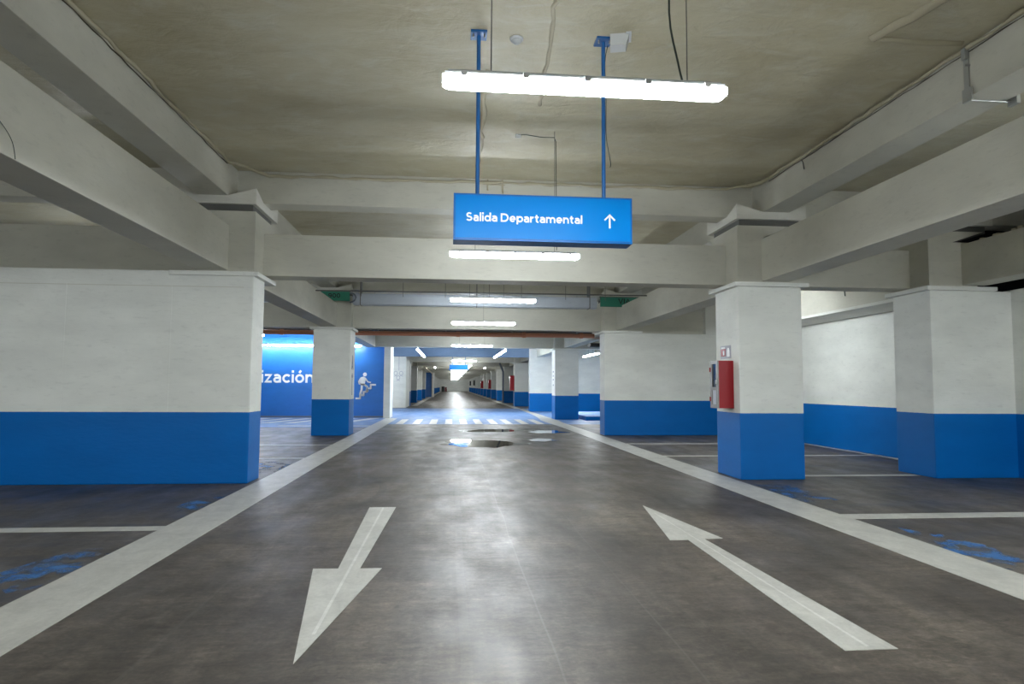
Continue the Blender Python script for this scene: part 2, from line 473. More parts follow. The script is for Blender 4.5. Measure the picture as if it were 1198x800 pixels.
# third line of columns further on is hidden; the hall columns go on into the depth
for k in range(4, 18):
    place_col(colA, 4.40, row(k), 'small distant white and blue column in the row along the right of the hall', 'distant columns on the cabinet side of the hall')
for k in range(5, 18):
    if k == 8: continue
    place_col(colB, -2.84, row(k), 'small distant white and blue column in the row along the left of the hall', 'distant columns on the stairs side of the hall')
c4 = place_col(colB, -2.84, row(4), 'greyish blue-based column just beyond the plain white block')

# marks on columns
def quad_mark(name, x, y0, y1, z0, z1, mat, parent, t=0.004, sgn=1):
    return obj(name, box(MBnew(), min(x, x + sgn * t), max(x, x + sgn * t), y0, y1, z0, z1), mat, parent)
# column beyond the hall wall (left row 1): thin emblem, triangle and bar on its hall face (local coords)
bm = MBnew()
box(bm, 0.0, 0.006, 0.40, 0.47, 1.12, 1.75); box(bm, 0.0, 0.006, 0.34, 0.54, 1.62, 1.70)
prism(bm, [(0.28, 1.85), (0.36, 1.85), (0.44, 2.12), (0.52, 1.85), (0.60, 1.85), (0.48, 2.26), (0.40, 2.26)], 'x', 0.0, 0.006)
box(bm, 0.0, 0.006, 0.33, 0.55, 1.90, 1.96)
obj('painted_emblem', bm, M['greymark'], colB)
for zz in (2.0, 1.82, 1.66, 1.42):
    obj('painted_mark', box(MBnew(), -0.006, 0.0, 0.35, 0.55, zz, zz + 0.07), M['greymark'], cC)

# ------------------------------------------------------------------ walls
def wall(name, x0, x1, y0, y1, z0, z1, mat, label, bev=0.02):
    return struct(obj(name, box(MBnew(), x0, x1, y0, y1, z0, z1, bev), mat), label)
wA = wall('wall_left', XW, -2.87, row(0), row(0) + .57, 0, 3.03, M['wall'], 'white wall with a blue lower band, nearest on the left')
h = empty('wall_head'); h.parent = wA; h.location = (0, row(0), 0)
h['kind'] = 'structure'
head_parts(-2.87, -1, h, capw=1.17, y1=.89, capy=.95)
# thin shuttering seams
for xs in (-5.43, -4.0):
    obj('seam', box(MBnew(), xs - .006, xs + .006, row(0) - .004, row(0), 1.02, 2.82), M['wall'], wA)
obj('seam', box(MBnew(), XW, -3.0, row(0) - .004, row(0), 2.80, 2.81), M['beam'], wA)
wB = wall('wall_right', 4.42, 9.3, row(1), row(1) + .6, 0, 2.965, M['wall'], 'white wall with blue lower band, behind the column with the fire cabinet')
h2 = empty('wall_head'); h2.parent = wB; h2.location = (0, row(1), 0); h2['kind'] = 'structure'
head_parts(4.42, 1, h2, capw=1.13, y1=.89)
obj('beam_stub', box(MBnew(), 7.46, 8.1, row(1) - .02, row(1) + .9, 2.95, 3.93, .01), M['white'], wB)
obj('upper_wall', box(MBnew(), 5.2, 9.3, row(1) + .2, row(1) + .46, 2.9, 3.7, .01), M['beam'], wB)
# side wall and ledge behind the far right column
wall('wall_side', 8.95, 9.2, YB, row(1) + .3, 0, 2.99, M['wall'], 'brightly lit long side wall with a blue lower band')
struct(obj('trim_1', box(MBnew(), 8.0, 9.2, row(0) + .85, row(1) + .02, 2.975, 3.035, .01), M['white']), 'ledge running along the top of the lit side wall')
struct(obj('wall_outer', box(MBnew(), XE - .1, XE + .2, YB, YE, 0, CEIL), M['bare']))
struct(obj('wall_outer_left', box(MBnew(), XW - .3, XW, YB, YE, 0, CEIL), M['wall']))
struct(obj('wall_back', box(MBnew(), XW, XE, YB - .3, YB, 0, CEIL), M['wall']))
wall('wall_far', XW, XE, YE, YE + .3, 0, CEIL, M['white'], 'plain white wall at the far end of the hall')
wall('wall_stairs', XW, -2.90, 29.6, 29.85, 0, CEIL, M['bluewall'], 'bright blue wall with white lettering and a stairs pictogram')
struct(obj('trim_2', box(MBnew(), -2.90, -2.62, 28.9, 30.2, 0, 4.15, .01), M['white']), 'white end pier of the blue wall')
struct(obj('trim_3', box(MBnew(), XW, -2.62, 29.56, 29.6, 0, 0.07), M['greymark']), 'thin grey skirting at the foot of the blue wall')
wall('wall_block', -9.0, -2.87, 42.6, 46.2, 0, 4.15, M['white'], 'plain white block with faint grey pictograms')
wD = wall('wall_right_deep', 4.40, XE, row(3), row(3) + .6, 0, 3.9, M['wall'], 'white wall with blue lower band beyond the pale blue floor')
# distant blue pier on the left
wall('wall_stairs_deep', -9, -2.45, 84, 84.3, 0, 3.4, M['bluewall'], 'narrow distant blue wall in the left row')
struct(obj('trim_4', box(MBnew(), -2.45, -2.2, 83.6, 86, 0, 3.4), M['white']), 'white end of the distant blue wall')

# ------------------------------------------------------------------ floor markings
def flat(name, pts, z, mat, label, cat='marking', group=None, parent=None):
    bm = MBnew(); prism(bm, pts, 'z', 0.0005, z)
    o = obj(name, bm, mat, parent)
    if parent is None: tag(o, label, cat, group)
    return o
flat('lane_line', [(-2.79, YB + 1), (-2.29, YB + 1), (-2.29, 28.8), (-2.60, 28.85), (-2.79, 28.8)], 0.004, M['mark'], 'wide off-white lane line along the left of the drive lane')
flat('lane_line', [(3.805, YB + 1), (4.31, YB + 1), (4.315, 25.5), (4.40, 27.0), (4.39, 29.5), (4.40, 34.0), (4.38, 40.5), (4.15, 40.5), (4.02, 33.0), (3.92, 30.2), (3.70, 27.3), (3.72, 25.5), (3.805, 23.0)], 0.004, M['mark'], 'wide off-white lane line that bends past the third column on the right')
flat('lane_line', [(-2.75, 46.5), (-2.35, 46.5), (-2.35, 170), (-2.75, 170)], 0.004, M['mark'], 'far off-white line along the foot of the distant left columns')
flat('lane_line', [(3.95, 41.5), (4.35, 41.5), (4.35, 170), (3.95, 170)], 0.004, M['mark'], 'far off-white line along the foot of the distant right columns')
def pline(x0, x1, y, w, label): flat('parking_line', [(x0, y - w / 2), (x1, y - w / 2), (x1, y + w / 2), (x0, y + w / 2)], 0.0035, M['mark'], label)
pline(-12, -2.78, 6.83, 0.19, 'off-white bay line on the floor in front of the near left wall')
pline(4.30, 12, 6.97, 0.26, 'nearest off-white bay line on the right, joining the lane line')
pline(5.43, 7.55, 10.22, 0.16, 'off-white bay line between the cabinet column and the outer right column')
pline(4.31, 8.9, 13.25, 0.16, 'off-white bay line just behind the column with the fire cabinet')
pline(4.31, 8.9, 16.1, 0.16, 'off-white bay line closest to the foot of the second right wall')
pline(-9, -2.78, 13.1, 0.15, 'off-white bay line just behind the near left wall')
pline(-9, -2.78, 16.0, 0.15, 'off-white bay line in front of the column before the blue wall')
pline(-9, -2.78, 21.7, 0.10, 'thin off-white line on bare concrete before the blue strip')
pline(-5.9, -2.78, 23.45, 0.34, 'white bar inside the blue strip before the hatching')
pline(8.80, 8.93, 14.6, 7.6, 'thin white line along the foot of the lit side wall')
# hatching in front of the blue wall
for i in range(10):
    x = -12.3 + i * 0.88
    flat('hatch_stripe', [(x, 25.1), (x + 0.42, 25.1), (x + 1.35, 28.85), (x + 0.93, 28.85)], 0.004, M['mark_crease'], 'white slanted hatch stripe on blue paint before the blue wall', group='hatching before the blue wall')
# crosswalk
xb = [-2.02, -1.42, -0.80, -0.22, 0.34, 0.90, 1.47, 2.02, 2.62, 3.2]
for i, x in enumerate(xb):
    flat('crosswalk_bar', [(x, 24.6), (x + 0.27, 24.6), (x + 0.27, 27.95), (x, 27.95)], 0.004, M['mark_crease'], 'white bar of the crosswalk over the pale blue floor', group='crosswalk bars across the lane')

def arrow(name, outline, crease, label):
    e = empty(name, (0, 0, 0)); tag(e, label, 'floor arrow')
    bm = MBnew(); prism(bm, outline, 'z', 0.0005, 0.004); obj('painted_arrow', bm, M['mark'], e)
    bm = MBnew(); prism(bm, crease, 'z', 0.0035, 0.0046); obj('centre_crease', bm, M['mark_crease'], e)
    return e
arrow('floor_arrow', [(-0.775, 3.51), (-0.515, 5.25), (-0.68, 5.25), (-0.62, 7.83), (-0.92, 7.83), (-0.845, 5.26), (-1.035, 5.27)],
      [(-0.765, 3.9), (-0.745, 3.9), (-0.75, 7.8), (-0.77, 7.8)], 'white painted arrow with a long head pointing back towards the viewer')
arrow('floor_arrow', [(2.27, 7.77), (2.01, 6.01), (2.18, 6.01), (2.11, 3.46), (2.41, 3.46), (2.345, 6.03), (2.525, 6.05)],
      [(2.255, 3.5), (2.275, 3.5), (2.272, 7.3), (2.262, 7.3)], 'white painted arrow pointing ahead down the lane')

# worn blue paint beside the lane lines
def patch(pts, label):
    flat('worn_blue_paint', pts, 0.0015, M['wornblue'], label, 'paint stain')
patch([(-3.3, 4.6), (-2.82, 4.9), (-2.80, 6.1), (-3.15, 6.0), (-3.35, 5.2)], 'worn blue lettering beside the lane line at the lower left')
patch([(-3.15, 7.7), (-2.80, 7.7), (-2.80, 8.7), (-3.1, 8.6)], 'faint worn blue patch before the corner of the near left wall')
patch([(4.32, 4.7), (4.75, 4.8), (4.82, 6.3), (4.50, 6.4), (4.32, 5.6)], 'worn blue lettering beside the lane line at the lower right')
patch([(4.33, 7.9), (4.85, 8.0), (4.9, 9.2), (4.4, 9.3)], 'faint worn blue patch before the column with the fire cabinet')
patch([(-3.7, 10.8), (-2.82, 10.8), (-2.82, 12.6), (-3.8, 12.6)], 'worn blue patch behind the corner of the near left wall')

# puddles
def puddle(pts, label):
    bm = MBnew(); prism(bm, pts, 'z', 0.0005, 0.0052); o = obj('puddle', bm, M['water']); tag(o, label, 'puddle')
def blob(cx, cy, rx, ry, n=44, ir=0.42, sd=1):
    rnd = random.Random(sd); ph = [rnd.uniform(0, 6.28) for _ in range(4)]
    return [(cx + rx * math.cos(t) * (1 + ir * (math.sin(3 * t + ph[0]) * .5 + math.sin(5 * t + ph[1]) * .35 + math.sin(7 * t + ph[2]) * .25)),
             cy + ry * math.sin(t) * (1 + ir * (math.sin(2 * t + ph[3]) * .5 + math.sin(6 * t + ph[0]) * .3))) for t in [2 * math.pi * i / n for i in range(n)]]
puddle(blob(0.72, 16.3, 0.95, 0.95, sd=3), 'nearest puddle on the lane, mirroring a light and the tan ceiling')
puddle(blob(2.35, 17.3, 0.38, 0.42, sd=5), 'small puddle to the side of the nearest one')
puddle(blob(1.4, 21.0, 0.95, 0.55, sd=9), 'long narrow puddle just before the crosswalk')
puddle(blob(2.95, 20.4, 0.52, 0.75, sd=12), 'puddle near the right lane line, mirroring bright wall and a red spot')

# ------------------------------------------------------------------ luminaires
def luminaire(name, cx, cy, zc, L, label, group=None, along='x', cables=(-.5, .5), clips=False, w=0.105, dm=None):
    """zc: underside height"""
    e = empty(name, (cx, cy, zc)); tag(e, label, 'light', group)
    if along == 'y': e.rotation_euler = (0, 0, math.pi / 2)
    # diffuser: rounded trapezoid profile
    def prof(s):
        hw = w / 2 * s
        return [(-hw * 0.86, 0.062), (-hw, 0.045), (-hw * 0.90, 0.014), (-hw * 0.62, 0.0), (hw * 0.62, 0.0), (hw * 0.90, 0.014), (hw, 0.045), (hw * 0.86, 0.062)]
    bm = MBnew()
    secs = [(-L / 2, 0.80, 0.02), (-L / 2 + 0.02, 0.97, 0.006), (-L / 2 + 0.05, 1.0, 0.0), (L / 2 - 0.05, 1.0, 0.0), (L / 2 - 0.02, 0.97, 0.006), (L / 2, 0.80, 0.02)]
    rings = [[bm.verts.new((x, p[0], max(p[1], lift))) for p in prof(s)] for x, s, lift in secs]
    for a, b in zip(rings[:-1], rings[1:]):
        for i in range(8): bm.faces.new([a[i], a[(i + 1) % 8], b[(i + 1) % 8], b[i]])
    bm.faces.new(rings[0]); bm.faces.new(rings[-1])
    obj('diffuser', bm, dm or M['lamp'], e)
    bm = MBnew()
    box(bm, -L / 2 + 0.012, L / 2 - 0.012, -w / 2 * .86, w / 2 * .86, 0.061, 0.078, 0.004)
    box(bm, -L / 2 + 0.03, L / 2 - 0.03, -w / 2 * .60, w / 2 * .60, 0.072, 0.095, 0.008)
    obj('housing', bm, M['housing'], e)
    if clips:
        for i in range(5):
            x = -L / 2 + 0.12 + i * (L - 0.24) / 4
            for s in (-1, 1):
                bm = MBnew(); box(bm, x - 0.018, x + 0.018, s * (w / 2 * .90) - .006, s * (w / 2 * .90) + .006, 0.05, 0.082, 0.002)
                obj('clip', bm, M['housing'], e)
    for dx in cables:
        obj('suspension_wire', tube(MBnew(), [(dx, 0, 0.085), (dx, 0, CEIL - zc)], 0.0035, 5), M['wire'], e)
    return e
luminaire('linear_light', 0.755, 3.66, 3.085, 1.65, 'large bright linear light hanging nearest, in front of the hanging blue sign', cables=(-0.55, 0.60), clips=True)
luminaire('linear_light', 0.775, 8.18, 3.0, 1.63, 'linear light seen directly beneath the hanging blue sign', cables=(-0.5, 0.5), clips=True)
luminaire('linear_light', 0.775, 12.5, 2.99, 1.62, 'third linear light from the front, just behind the big cross beam', cables=(-0.45, .2))
luminaire('linear_light', 0.80, 16.9, 2.965, 1.62, 'fourth linear light from the front, hung before the second cross beam', cables=(0.0,))
luminaire('linear_light', 0.80, 26.4, 2.96, 1.6, 'fifth linear light from the front, seen under the orange pipe', cables=(-.5, .5))
luminaire('linear_light', 0.82, 45.0, 3.06, 1.6, 'linear light just above the small distant blue sign')
lt = luminaire('linear_light', 0.80, 54.6, 3.0, 1.6, 'tiny distant linear light in the row above the far lane', 'distant lights down the hall')
for k in range(1, 18):
    c = copy_tree(lt); c.location = (0.8, 54.6 + k * 7.0, 3.0)
luminaire('linear_light', -1.48, 32.6, 2.93, 7.2, 'long light running lengthwise above the pale blue floor, on the stairs side', along='y', dm=M['lamp_dim'])
luminaire('linear_light', 2.34, 32.6, 2.93, 7.2, 'long light running lengthwise above the pale blue floor, on the cabinet side', along='y', dm=M['lamp_dim'])
luminaire('linear_light', 6.75, 31.8, 2.90, 3.4, 'short bright light in the side bay between third column and second right wall', along='y')
luminaire('linear_light', -6.5, 29.0, 3.06, 5.2, 'long thin light along the top of the blue wall', w=0.06, dm=M['lamp_dim'])
luminaire('linear_light', -1.5, 60, 3.0, 1.6, 'small distant light left of the lane, turned lengthwise', along='y')
luminaire('linear_light', 3.0, 60, 3.0, 1.6, 'small distant light right of the lane, turned lengthwise', along='y')
# unseen lights, mostly added as fill, in side bays and behind the viewer
g = 'added lights in the bays out of view'
for (x, y, al) in ((6.4, 14.6, 'y'), (7.0, 3.2, 'y'), (-7.2, 4.3, 'x'), (-7.0, 14.5, 'x'), (-7.0, 22.5, 'x'), (7.0, 24.0, 'y'),
                   (-7.2, -.2, 'x'), (7.0, -.4, 'y'), (0.78, -3.2, 'x'), (7.8, 3.9, 'x'), (0.78, -0.9, 'x'), (0.78, -5.4, 'x'), (-7.0, -4, 'x'), (7.0, -4, 'x'), (-7.0, 36.0, 'x'), (6.5, 42, 'y'), (-4.7, 40.3, 'x')):
    luminaire('linear_light', x, y, 3.0, 1.6, 'unseen linear light added in a side bay or behind the viewer', g, along=al, cables=(-.5, .5))

# ------------------------------------------------------------------ text helper
def _arc(cx, cy, rx, ry, a0, a1, n=12):
    return [(cx + rx * math.cos(math.radians(a0 + (a1 - a0) * i / n)), cy + ry * math.sin(math.radians(a0 + (a1 - a0) * i / n))) for i in range(n + 1)]
SW = 0.25                                             # stroke width, x-height = 1
hs = SW / 2
_t = 1 - hs
def _o(cx=.52): return _arc(cx, .5, .40, .5 - hs + .02, 0, 360, 24)
GL = {
 'l': (SW, [[(hs, 0), (hs, 1.46)]]),
 'i': (SW, [[(hs, 0), (hs, 1.0)], [(hs, 1.18), (hs, 1.46)]]),
 'd': (1.06, [_o(.50), [(1.06 - hs, 0), (1.06 - hs, 1.46)]]),
 'p': (1.06, [_o(.56), [(hs, -.36), (hs, 1.0)]]),
 'a': (0.90, [[(.10, .84)] + _arc(.42, .58, .36, .31, 118, 0, 9) + [(.78, 0)],
              [(.78, .56), (.42, .56)] + _arc(.40, .33, .28, .23, 90, 270, 8) + [(.60, .12), (.78, .27)]]),
 'e': (1.02, [[(.15, .48), (.90, .48)] + _arc(.51, .5, .39, .395, 0, 315, 18)]),
 'r': (0.66, [[(hs, 0), (hs, 1.0)], [(hs, .52)] + _arc(.56, .42, .43, .45, 160, 88, 6)]),
 't': (0.66, [[(.27, 1.28), (.27, .34)] + _arc(.50, .33, .23, .215, 180, 290, 6), [(.0, .89), (.62, .89)]]),
 'n': (0.98, [[(hs, 0), (hs, 1.0)], [(hs, .50)] + _arc(.49, .50, .36, .385, 180, 0, 10) + [(.85, 0)]]),
 'm': (1.56, [[(hs, 0), (hs, 1.0)], [(hs, .50)] + _arc(.45, .52, .33, .365, 180, 0, 10) + [(.78, 0)], [(.78, .52)] + _arc(1.105, .52, .33, .365, 180, 0, 10) + [(1.435, 0)]]),
 'z': (0.86, [[(.04, .885), (.70, .885), (.17, .115), (.84, .115)]]),
 'c': (0.92, [_arc(.52, .5, .40, .395, 42, 318, 18)]),
 'o': (1.04, [_o(.52)]),
 '\u00f3': (1.04, [_o(.52), [(.46, 1.16), (.66, 1.44)]]),
 'S': (1.06, [_arc(.54, 1.01, .36, .29, 35, 180, 10)[:-1] + _arc(.54, 1.0, .36, .27, 180, 262, 5) + _arc(.54, .42, .38, .30, 80, -90, 9)[1:] + _arc(.54, .42, .42, .30, 270, 205, 6)[1:]]),
 'D': (1.32, [[(hs, hs), (hs, 1.40 - hs), (.55, 1.40 - hs)] + _arc(.60, .70, .58, .70 - hs, 80, -80, 14) + [(.55, hs), (0, hs)]]),
 'V': (1.3, [[(.12, 1.4), (.65, .12), (1.18, 1.4)]]),
 'I': (SW, [[(hs, 0), (hs, 1.4)]]),
 'A': (1.4, [[(.12, 0), (.70, 1.28), (1.28, 0)], [(.34, .40), (1.06, .40)]]),
 '0': (1.1, [_arc(.55, .70, .42, .58, 0, 360, 20)]),
 '9': (1.1, [_arc(.55, .93, .40, .34, 0, 360, 18), [(.95, .93)] + _arc(.50, .75, .45, .63, 0, -75, 8)]),
 ' ': (0.42, []),
}
def ribbon(bm, pts, w, T, y0, y1):
    P = [Vector(p) for p in pts]
    closed = (P[0] - P[-1]).length < 1e-4
    if closed: P = P[:-1]
    n = len(P); L = []; Rr = []
    for i in range(n):
        a = P[i - 1] if (i > 0 or closed) else None
        b = P[(i + 1) % n] if (i < n - 1 or closed) else None
        d1 = (P[i] - a).normalized() if a is not None else None
        d2 = (b - P[i]).normalized() if b is not None else None
        if d1 is None: d1 = d2
        if d2 is None: d2 = d1
        t = (d1 + d2).normalized(); nn = Vector((-t.y, t.x)); k = min(1.8, 1.0 / max(0.3, nn.dot(Vector((-d1.y, d1.x)))))
        L.append(P[i] + nn * w / 2 * k); Rr.append(P[i] - nn * w / 2 * k)
    def V(p, y): q = T(p); return bm.verts.new((q[0], y, q[1]))
    f = [(V(l, y0), V(r, y0), V(l, y1), V(r, y1)) for l, r in zip(L, Rr)]
    m = n if closed else n - 1
    for i in range(m):
        a = f[i]; b = f[(i + 1) % n]
        bm.faces.new([a[0], a[1], b[1], b[0]]); bm.faces.new([a[2], b[2], b[3], a[3]])
        bm.faces.new([a[0], b[0], b[2], a[2]]); bm.faces.new([a[1], a[3], b[3], b[1]])
    if not closed:
        for a in (f[0], f[-1]): bm.faces.new([a[0], a[2], a[3], a[1]])

def text_mesh(body, width, gap=0.15, t=0.003):
    x = 0; pl = []
    for ch in body:
        w, st = GL[ch]
        for p in st: pl.append((x, p))
        x += w + (gap if ch != ' ' else 0)
    s = width / (x - gap)
    bm = bmesh.new()
    for n_, (x0, p) in enumerate(pl):
        e = (n_ % 3) * 0.0002
        ribbon(bm, p, SW, lambda q, x0=x0: ((q[0] + x0) * s, q[1] * s), -t - e, 0)
    return bm

# ------------------------------------------------------------------ hanging sign
sx0, sx1, sy, sz0, sz1 = 0.0, 1.625, 5.83, 2.695, 3.12
sg = empty('hanging_sign', ((sx0 + sx1) / 2, sy + .08, 2.69)); tag(sg, 'large blue hanging sign reading Salida Departamental with a white up arrow', 'sign')
def sgo(n, bm, m):
    bmesh.ops.translate(bm, verts=bm.verts, vec=-Vector(sg.location)); return obj(n, bm, m, sg)
bm = MBnew(); box(bm, sx0, sx1, sy, sy + .20, sz0, sz1, 0.004)
sgo('sign_box', bm, M['signedge'])
bm = MBnew(); box(bm, sx0 + .018, sx1 - .018, sy - .004, sy + .01, sz0 + .022, sz1 - .018); sgo('sign_face', bm, M['signblue'])
bm = text_mesh('Salida Departamental', 1.05); bmesh.ops.translate(bm, verts=bm.verts, vec=(0.112, sy - .0045, 2.868)); sgo('lettering', bm, M['signwhite'])
bm = MBnew(); ax, az = 1.415, 2.835
box(bm, ax - .0075, ax + .0075, sy - .009, sy - .004, az, az + .118)
for s in (-1, 1):
    prism(bm, [(ax, az + .13), (ax + s * .052, az + .078), (ax + s * .042, az + .068), (ax, az + .109)], 'y', sy - .009, sy - .004)
sgo('arrow', bm, M['signwhite'])
for px_ in (0.215, 1.385):
    bm = MBnew(); tube(bm, [(px_, sy + .1, sz1 - .005), (px_, sy + .1, CEIL)], 0.0185, 12)
    sgo('pole', bm, M['poleblue'])
    bm = MBnew(); box(bm, px_ - .075, px_ + .075, sy + .02, sy + .18, CEIL - .02, CEIL + .01, 0.003); sgo('mounting_plate', bm, M['poleblue'])
    bm = MBnew(); box(bm, px_ - .045, px_ + .045, sy + .06, sy + .14, sz1 - .003, sz1 + .008); sgo('pole_foot', bm, M['poleblue'])
    for a in (-.05, .05):
        bm = MBnew(); tube(bm, [(px_ + a, sy + .06, CEIL - .05), (px_ + a, sy + .06, CEIL)], 0.008, 6); sgo('bolt', bm, M['steel'])

# second, distant sign
s2 = empty('hanging_sign', (0.5, 46, 2.5)); tag(s2, 'small distant blue hanging sign below a linear light', 'sign')
obj('sign_box', box(MBnew(), -0.65, 0.65, 0, .15, 0, 0.36, .004), M['signedge'], s2)
obj('sign_face', box(MBnew(), -0.64, 0.64, -.004, .004, 0.01, 0.35), M['signedge'], s2)
for a in (-.45, .45): obj('pole', tube(MBnew(), [(a, .07, .35), (a, .07, CEIL - 2.5)], .018, 8), M['poleblue'], s2)

# ------------------------------------------------------------------ ceiling devices and cables
e = empty('smoke_detector', (0.57, 5.97, CEIL)); tag(e, 'round grey-white smoke detector on the foam ceiling between the sign poles', 'smoke detector')
bm = MBnew()
def lathe(bm, prof, seg=20):
    rings = [[bm.verts.new((r * math.cos(2 * math.pi * k / seg), r * math.sin(2 * math.pi * k / seg), z)) for k in range(seg)] for r, z in prof]
    for a, b in zip(rings[:-1], rings[1:]):
        for k in range(seg): bm.faces.new([a[k], a[(k + 1) % seg], b[(k + 1) % seg], b[k]])
    bm.faces.new(rings[0]); bm.faces.new(rings[-1]); return bm
obj('base', lathe(MBnew(), [(0.062, 0.01), (0.064, -.012), (0.058, -.02)]), M['housing'], e, True)
obj('sensor_head', lathe(MBnew(), [(0.054, -.018), (0.052, -.03), (0.034, -.045), (0.02, -.048), (0.018, -.056), (0.001, -.058)]), M['plastic'], e, True)

e = empty('ceiling_speaker', (1.52, 5.85, CEIL)); e.rotation_euler = (0, 0, math.radians(-14)); tag(e, 'pale box fixed to the ceiling beside the right sign pole', 'junction box')
bm = MBnew(); prism(bm, [(-.085, 0.01), (.095, 0.01), (.06, -.11), (-.085, -.11)], 'y', -.07, .07); obj('box_body', bm, M['plastic'], e)
obj('box_bracket', box(MBnew(), .06, .11, -.09, .09, -.012, .01), M['housing'], e)
e.name = 'junction_box'

def cable(name, pts, r, mat, label, sm=4):
    P = [Vector(p) for p in pts]; out = []
    for i in range(len(P) - 1):
        p0 = P[max(i - 1, 0)]; p1 = P[i]; p2 = P[i + 1]; p3 = P[min(i + 2, len(P) - 1)]
        for k in range(sm):
            t = k / sm
            out.append(0.5 * ((2 * p1) + (-p0 + p2) * t + (2 * p0 - 5 * p1 + 4 * p2 - p3) * t * t + (-p0 + 3 * p1 - 3 * p2 + p3) * t ** 3))
    out.append(P[-1])
    o = obj(name, tube(MBnew(), out, r, 6), mat, None, True); tag(o, label, 'cable'); return o
cable('power_cable', [(1.30, 3.62, 4.66), (1.27, 3.64, 4.1), (1.25, 3.66, 3.6), (1.30, 3.66, 3.3), (1.325, 3.66, 3.19)], 0.006, M['cable'], 'green cable hanging from the ceiling down to the nearest light')
cable('power_cable', [(1.44, 5.98, 4.63), (1.41, 5.97, 4.45), (1.42, 5.97, 4.1), (1.42, 5.97, 3.75), (1.46, 5.97, 3.5), (1.455, 5.97, 3.45)], 0.004, M['cable'], 'thin dark cable dangling beside the right sign pole')
e = empty('power_cable', (0.82, 8.29, 4.65)); tag(e, 'thin cable from a white ceiling tag over to the light beneath the sign', 'cable')
obj('wire', tube(MBnew(), [(0, 0, -.02), (.1, 0, -.015), (.3, .0, -.04), (.47, .02, -.03), (.485, -.02, -.1), (.485, -.1, -1.53)], 0.005, 6), M['cable'], e)
obj('tag_label', box(MBnew(), -.035, .035, -.004, .004, -.06, -.01), M['signwhite'], e)
cable('loose_wire', [(-3.235, 4.80, 3.32), (-3.225, 4.96, 3.24), (-3.225, 5.06, 3.16), (-3.225, 5.1, 3.05)], 0.003, M['cable'], 'short dark wire hanging down the face of the left lower beam')
cable('loose_wire', [(4.83, 8.75, 4.62), (4.825, 8.62, 4.55), (4.825, 8.58, 4.42)], 0.007, M['wire'], 'short grey wire end at the top of the right upper beam')
cable('loose_wire', [(8.10, 12.98, 3.74), (8.09, 12.95, 3.5), (8.09, 12.92, 3.30)], 0.012, M['cable'], 'short dark wire hanging on the wall strip above the lit side wall')
# wall-to-ceiling wire seen at upper left
cable('steel_rod', [(-6.2, 8.0, 3.95), (-5.5, 8.6, 3.97)], 0.03, M['black'], 'dark rod stub under the ceiling beyond the left lower beam')

# steel clamp around the right upper beam
e = empty('beam_clamp', (4.84, 5.68, 4.15)); tag(e, 'galvanised steel clamp strapped around the right upper beam', 'clamp')
obj('strap', box(MBnew(), -.014, .0, -.03, .03, -.02, .47, .002), M['steel'], e)
obj('angle_plate', box(MBnew(), -.03, -.012, -.07, .04, -.05, .08, .003), M['steel'], e)
obj('angle_plate', box(MBnew(), .43, .47, -.07, .04, -.06, .06, .003), M['steel'], e)
obj('cross_rod', tube(MBnew(), [(-.02, 0, -.025), (.46, 0, -.025)], .009, 8), M['steel'], e)
obj('top_bolt', box(MBnew(), -.05, 0, -.035, .015, .36, .47, .008), M['steel'], e)
obj('bolt', tube(MBnew(), [(-.05, -.03, .30), (-.0, -.03, .30)], .012, 8), M['steel'], e)

# thin conduit on hanger rods between the first two cross beams
e = empty('hung_conduit', (0.78, 15.8, 3.62)); tag(e, 'thin conduit hung on rods across the lane behind the big cross beam', 'conduit')
obj('conduit', tube(MBnew(), [(-3.98, 0, 0), (3.98, 0, 0.02)], 0.016, 8), M['wire'], e)
for x in (-2.93, -1.95, -.95, .1, .88, 1.96, 2.94):
    obj('hanger_rod', tube(MBnew(), [(x, 0, -.12), (x, 0, CEIL - 3.62)], 0.006, 5), M['wire'], e)

# wrapped duct above the second cross beam
e = empty('wrapped_duct', (0.68, 18.55, 3.62)); tag(e, 'pale bluish wrapped duct lying above the second cross beam', 'duct')
obj('duct_body', box(MBnew(), -3.42, 3.42, -.17, .17, 0, .31, .07), M['wrap'], e)
for x in (-3.2, 0.0, 3.2):
    obj('hanger_strap', box(MBnew(), x - .01, x + .01, -.18, .18, -.008, 1.03), M['wire'], e)
# orange pipe
e = empty('sprinkler_pipe', (-2, 22, 3.11)); tag(e, 'long orange-red pipe running across the hall behind the second cross beam', 'pipe')
obj('pipe', tube(MBnew(), [(-9, 0, 0), (7.35, 0, 0.0)], 0.072, 16), M['pipe'], e, True)
for x in (2.2, 4.4, 6.35, -3.5):
    obj('coupling', tube(MBnew(), [(x - .06, 0, 0), (x + .06, 0, 0)], 0.09, 16), M['pipe'], e)
for x in (-.55, 1.8, 4.0, 6.2, -4.5):
    obj('hanger', tube(MBnew(), [(x, 0, -.10), (x, 0, .09), (x, 0, CEIL - 3.11)], 0.010, 6), M['steel'], e)
obj('upper_pipe', tube(MBnew(), [(-9, .35, .13), (7.35, .35, .13)], 0.03, 8), M['wire'], e)

